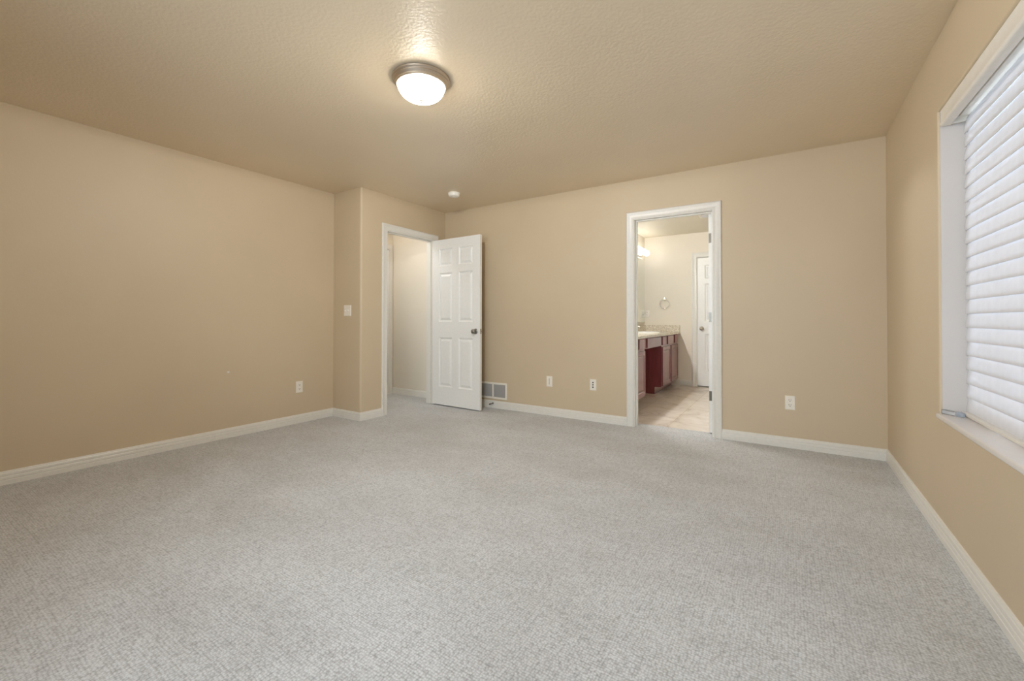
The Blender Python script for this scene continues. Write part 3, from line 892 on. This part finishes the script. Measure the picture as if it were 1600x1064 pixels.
def cab_drawer(root, y0, y1, z0, z1):
    bm = bmesh.new()
    rings = []
    for ins, d in ((0, -0.018), (0, -0.004), (0.006, 0.0)):
        rings.append([bm.verts.new((0.018 + d, y, z)) for y, z in ((y0 + ins, z0 + ins), (y1 - ins, z0 + ins), (y1 - ins, z1 - ins), (y0 + ins, z1 - ins))])
    for A, B in zip(rings, rings[1:]):
        for k in range(4): bm.faces.new((A[k], A[(k + 1) % 4], B[(k + 1) % 4], B[k]))
    bm.faces.new(rings[-1]); bm.faces.new(rings[0][::-1])
    return finish('drawer', bm, M['wood'], root)

def cabinet(y0, y1, label, drawers, doors):
    e = tag(empty('vanity_cabinet', (VF - 0.020, y0, -0.006)), label, 'cabinet', 'vanity base cabinets')
    L = y1 - y0
    dep = VF - 0.020 - (BX0 + .002)
    bm = bmesh.new()
    # side panels with toe notch, face frame, back, floor
    for s in ((0, 0.018), (L - 0.018, L)):
        poly = [(-dep, 0), (-0.095, 0), (-0.095, 0.10), (0, 0.10), (0, 0.834), (-dep, 0.834)]
        a = [bm.verts.new((x, s[0], z)) for x, z in poly]; b = [bm.verts.new((x, s[1], z)) for x, z in poly]
        for k in range(6): bm.faces.new((a[k], a[(k + 1) % 6], b[(k + 1) % 6], b[k]))
        bm.faces.new(a[::-1]); bm.faces.new(b)
    box(bm, -.018, 0, .018, L - .018, .10, .834)
    box(bm, -.110, -.095, .018, L - .018, 0, .10)
    box(bm, -dep, -dep + .01, .018, L - .018, 0, .834)
    finish('carcass', bm, M['wood'], e)
    for a, b in drawers: cab_drawer(e, a - y0, b - y0, 0.700, 0.822)
    for a, b in doors: cab_door(e, a - y0, b - y0, 0.118, 0.672)
    return e
cabinet(6.305, BY1 - .002, 'cherry wood vanity cabinet at the far end against the cream wall, beyond the knee space',
        [(6.325, 6.545), (6.640, 7.010), (7.105, 7.320)], [(6.325, 6.800), (6.860, 7.325)])
cabinet(4.50, 5.465, 'cherry wood vanity cabinet on the near side of the knee space', [(4.52, 4.80), (4.85, 5.14), (5.185, 5.445)], [(4.52, 4.96), (5.0, 5.44)])
kd = tag(empty('knee_drawer', (VF - 0.020, 5.467, -0.006)), 'wide shallow cherry wood drawer spanning the vanity knee space', 'drawer unit')
finish('apron', bx(-0.45, 0, 0, 0.836, 0.69, 0.834), M['wood'], kd)
cab_drawer(kd, 0.075, 0.775, 0.700, 0.822)

ct = tag(empty('vanity_countertop', (BX0, 4.42, CT - 0.006 - 0.034)), 'pale speckled stone countertop along the bathroom vanity', 'countertop')
Lc = BY1 - 4.42
bm = bmesh.new()
box(bm, 0.003, VF + 0.022 - BX0, 0, Lc - .003, 0.002, 0.036, bev=.006, seg=3)
finish('slab', bm, M['granite'], ct)
finish('backsplash', bx(0.002, 0.022, 0, Lc - .024, 0.036, 0.140, bev=.003), M['granite'], ct)
finish('backsplash', bx(0.002, VF + 0.020 - BX0, Lc - .023, Lc - .003, 0.036, 0.140, bev=.003), M['granite'], ct)
ztop = CT - 0.006 - 0.034 + 0.036
sk = None
for yc, lab in ((6.42, 'white oval basin rim set in the vanity top near the far cream wall'), (5.0, 'white oval basin rim set in the vanity top above the near cabinet')):
    if sk is None:
        sk = tag(empty('bathroom_sink', (-1.775, yc, ztop + .0005)), lab, 'sink', 'vanity basins')
        bm = bmesh.new()
        lathe(bm, [(0.262, 0.0), (0.262, 0.010), (0.250, 0.016), (0.236, 0.015), (0.228, 0.008), (0.222, 0.0015), (0.10, 0.001), (0, 0.001)], 48)
        for v in bm.verts: v.co.x *= 0.72
        finish('basin', bm, M['ceramic'], sk, smooth=40)
        bm = bmesh.new()
        lathe(bm, [(0, 0), (0.024, 0), (0.022, 0.012), (0.013, 0.020), (0.012, 0.085), (0, 0.088)], 20, center=(-0.205, 0, 0))
        tube(bm, [(-0.205, 0, 0.07), (-0.17, 0, 0.098), (-0.12, 0, 0.10), (-0.09, 0, 0.085)], 0.009, 10)
        fa = finish('faucet', bm, M['nickel'], sk, smooth=40)
        for y in (-0.09, 0.09):
            bm = bmesh.new(); lathe(bm, [(0, 0), (0.02, 0), (0.017, 0.014), (0.008, 0.03), (0.02, 0.038), (0.018, 0.05), (0, 0.052)], 18, center=(-0.205, y, 0))
            finish('faucet_handle', bm, M['nickel'], fa, smooth=40)
    else:
        s2 = copy_tree(sk); s2.location = (-1.775, yc, ztop + .0005); s2['label'] = lab

mi = tag(finish('vanity_mirror', bx(BX0 + .0005, BX0 + .006, 4.45, BY1 - .012, 1.012, 2.055, bev=.001, seg=1), M['mirror']),
         'large frameless mirror on the wall above the vanity', 'mirror')

def vanity_light(y0, y1, label, glass='vanityglass'):
    e = tag(empty('vanity_light', (BX0, (y0 + y1) / 2, 2.145)), label, 'wall light', 'vanity lights above the mirror')
    L = (y1 - y0) / 2
    finish('backplate', bx(0, 0.022, -L + .03, L - .03, -0.055, 0.045, bev=.004), M['nickel'], e)
    nb = 5
    for k in range(nb):
        y = -L + 0.045 + (2 * L - 0.09) * k / (nb - 1)
        bm = bmesh.new(); lathe(bm, [(0, 0.022), (0.026, 0.022), (0.026, 0.034), (0.020, 0.046), (0, 0.046)], 20, 'X', center=(0, y, 0))
        so = finish('socket', bm, M['nickel'], e, smooth=40)
        bm = bmesh.new()
        lathe(bm, [(0.013, 0.044)] + [(0.046 * math.sin(t), 0.092 - 0.046 * math.cos(t)) for t in [0.35 + (PI - 0.35) * q / 14 for q in range(14)]] + [(0, 0.138)], 24, 'X', center=(0, y, 0))
        finish('bulb', bm, M[glass], so, smooth=60)
    return e
vanity_light(6.42, 7.19, 'lit strip of round bulbs above the mirror near the far cream wall')
vanity_light(4.50, 5.27, 'lit strip of round bulbs above the near vanity cabinet, behind the door jamb', 'vanityglass_near')

M['chrome'] = plain('polished_chrome', srgb(232, 232, 230), 0.12, 1.0)
tr = tag(empty('towel_ring', (-1.722, BY1, 1.395)), 'chrome towel ring on the far cream bathroom wall', 'towel ring')
bm = bmesh.new(); lathe(bm, [(0, 0), (0.026, 0), (0.026, -0.006), (0.018, -0.012), (0.010, -0.014), (0.010, -0.045), (0.014, -0.05), (0.012, -0.058), (0, -0.06)], 24, 'Y')
finish('mount', bm, M['chrome'], tr, smooth=40)
bm = bmesh.new(); tube(bm, [(0.076 * math.sin(2 * PI * k / 40), -0.046 , -0.080 + 0.076 * math.cos(2 * PI * k / 40)) for k in range(41)], 0.0058, 8)
finish('ring', bm, M['chrome'], tr, smooth=60)

ef = tag(empty('exhaust_fan', (-0.86, 6.14, H)), 'white square exhaust fan cover on the bathroom ceiling', 'exhaust fan')
bm = bmesh.new(); box(bm, -.14, .14, -.14, .14, -.018, 0, bev=.006, seg=2); finish('cover', bm, M['plastic'], ef)
bm = bmesh.new()
for k in range(7): box(bm, -.10, .10, -.09 + .03 * k - .004, -.09 + .03 * k + .004, -.021, -.017)
finish('grille', bm, M['grey'], ef)

# unseen lamp added to light the entry nook wall
el = tag(empty('added_nook_lamp', (-4.32, 3.45, H)), 'small lit flush lamp added unseen on the entry nook ceiling', 'ceiling light')
bm = bmesh.new(); lathe(bm, [(0, 0), (0.12, 0), (0.12, -0.02), (0.10, -0.03), (0, -0.03)], 40); finish('rim', bm, M['lampmetal'], el, smooth=40)
bm = bmesh.new(); lathe(bm, [(0.1, -0.03), (0.095, -0.05), (0.06, -0.08), (0, -0.09)], 40); finish('glass_shade', bm, M['entryglass'], el, smooth=60)
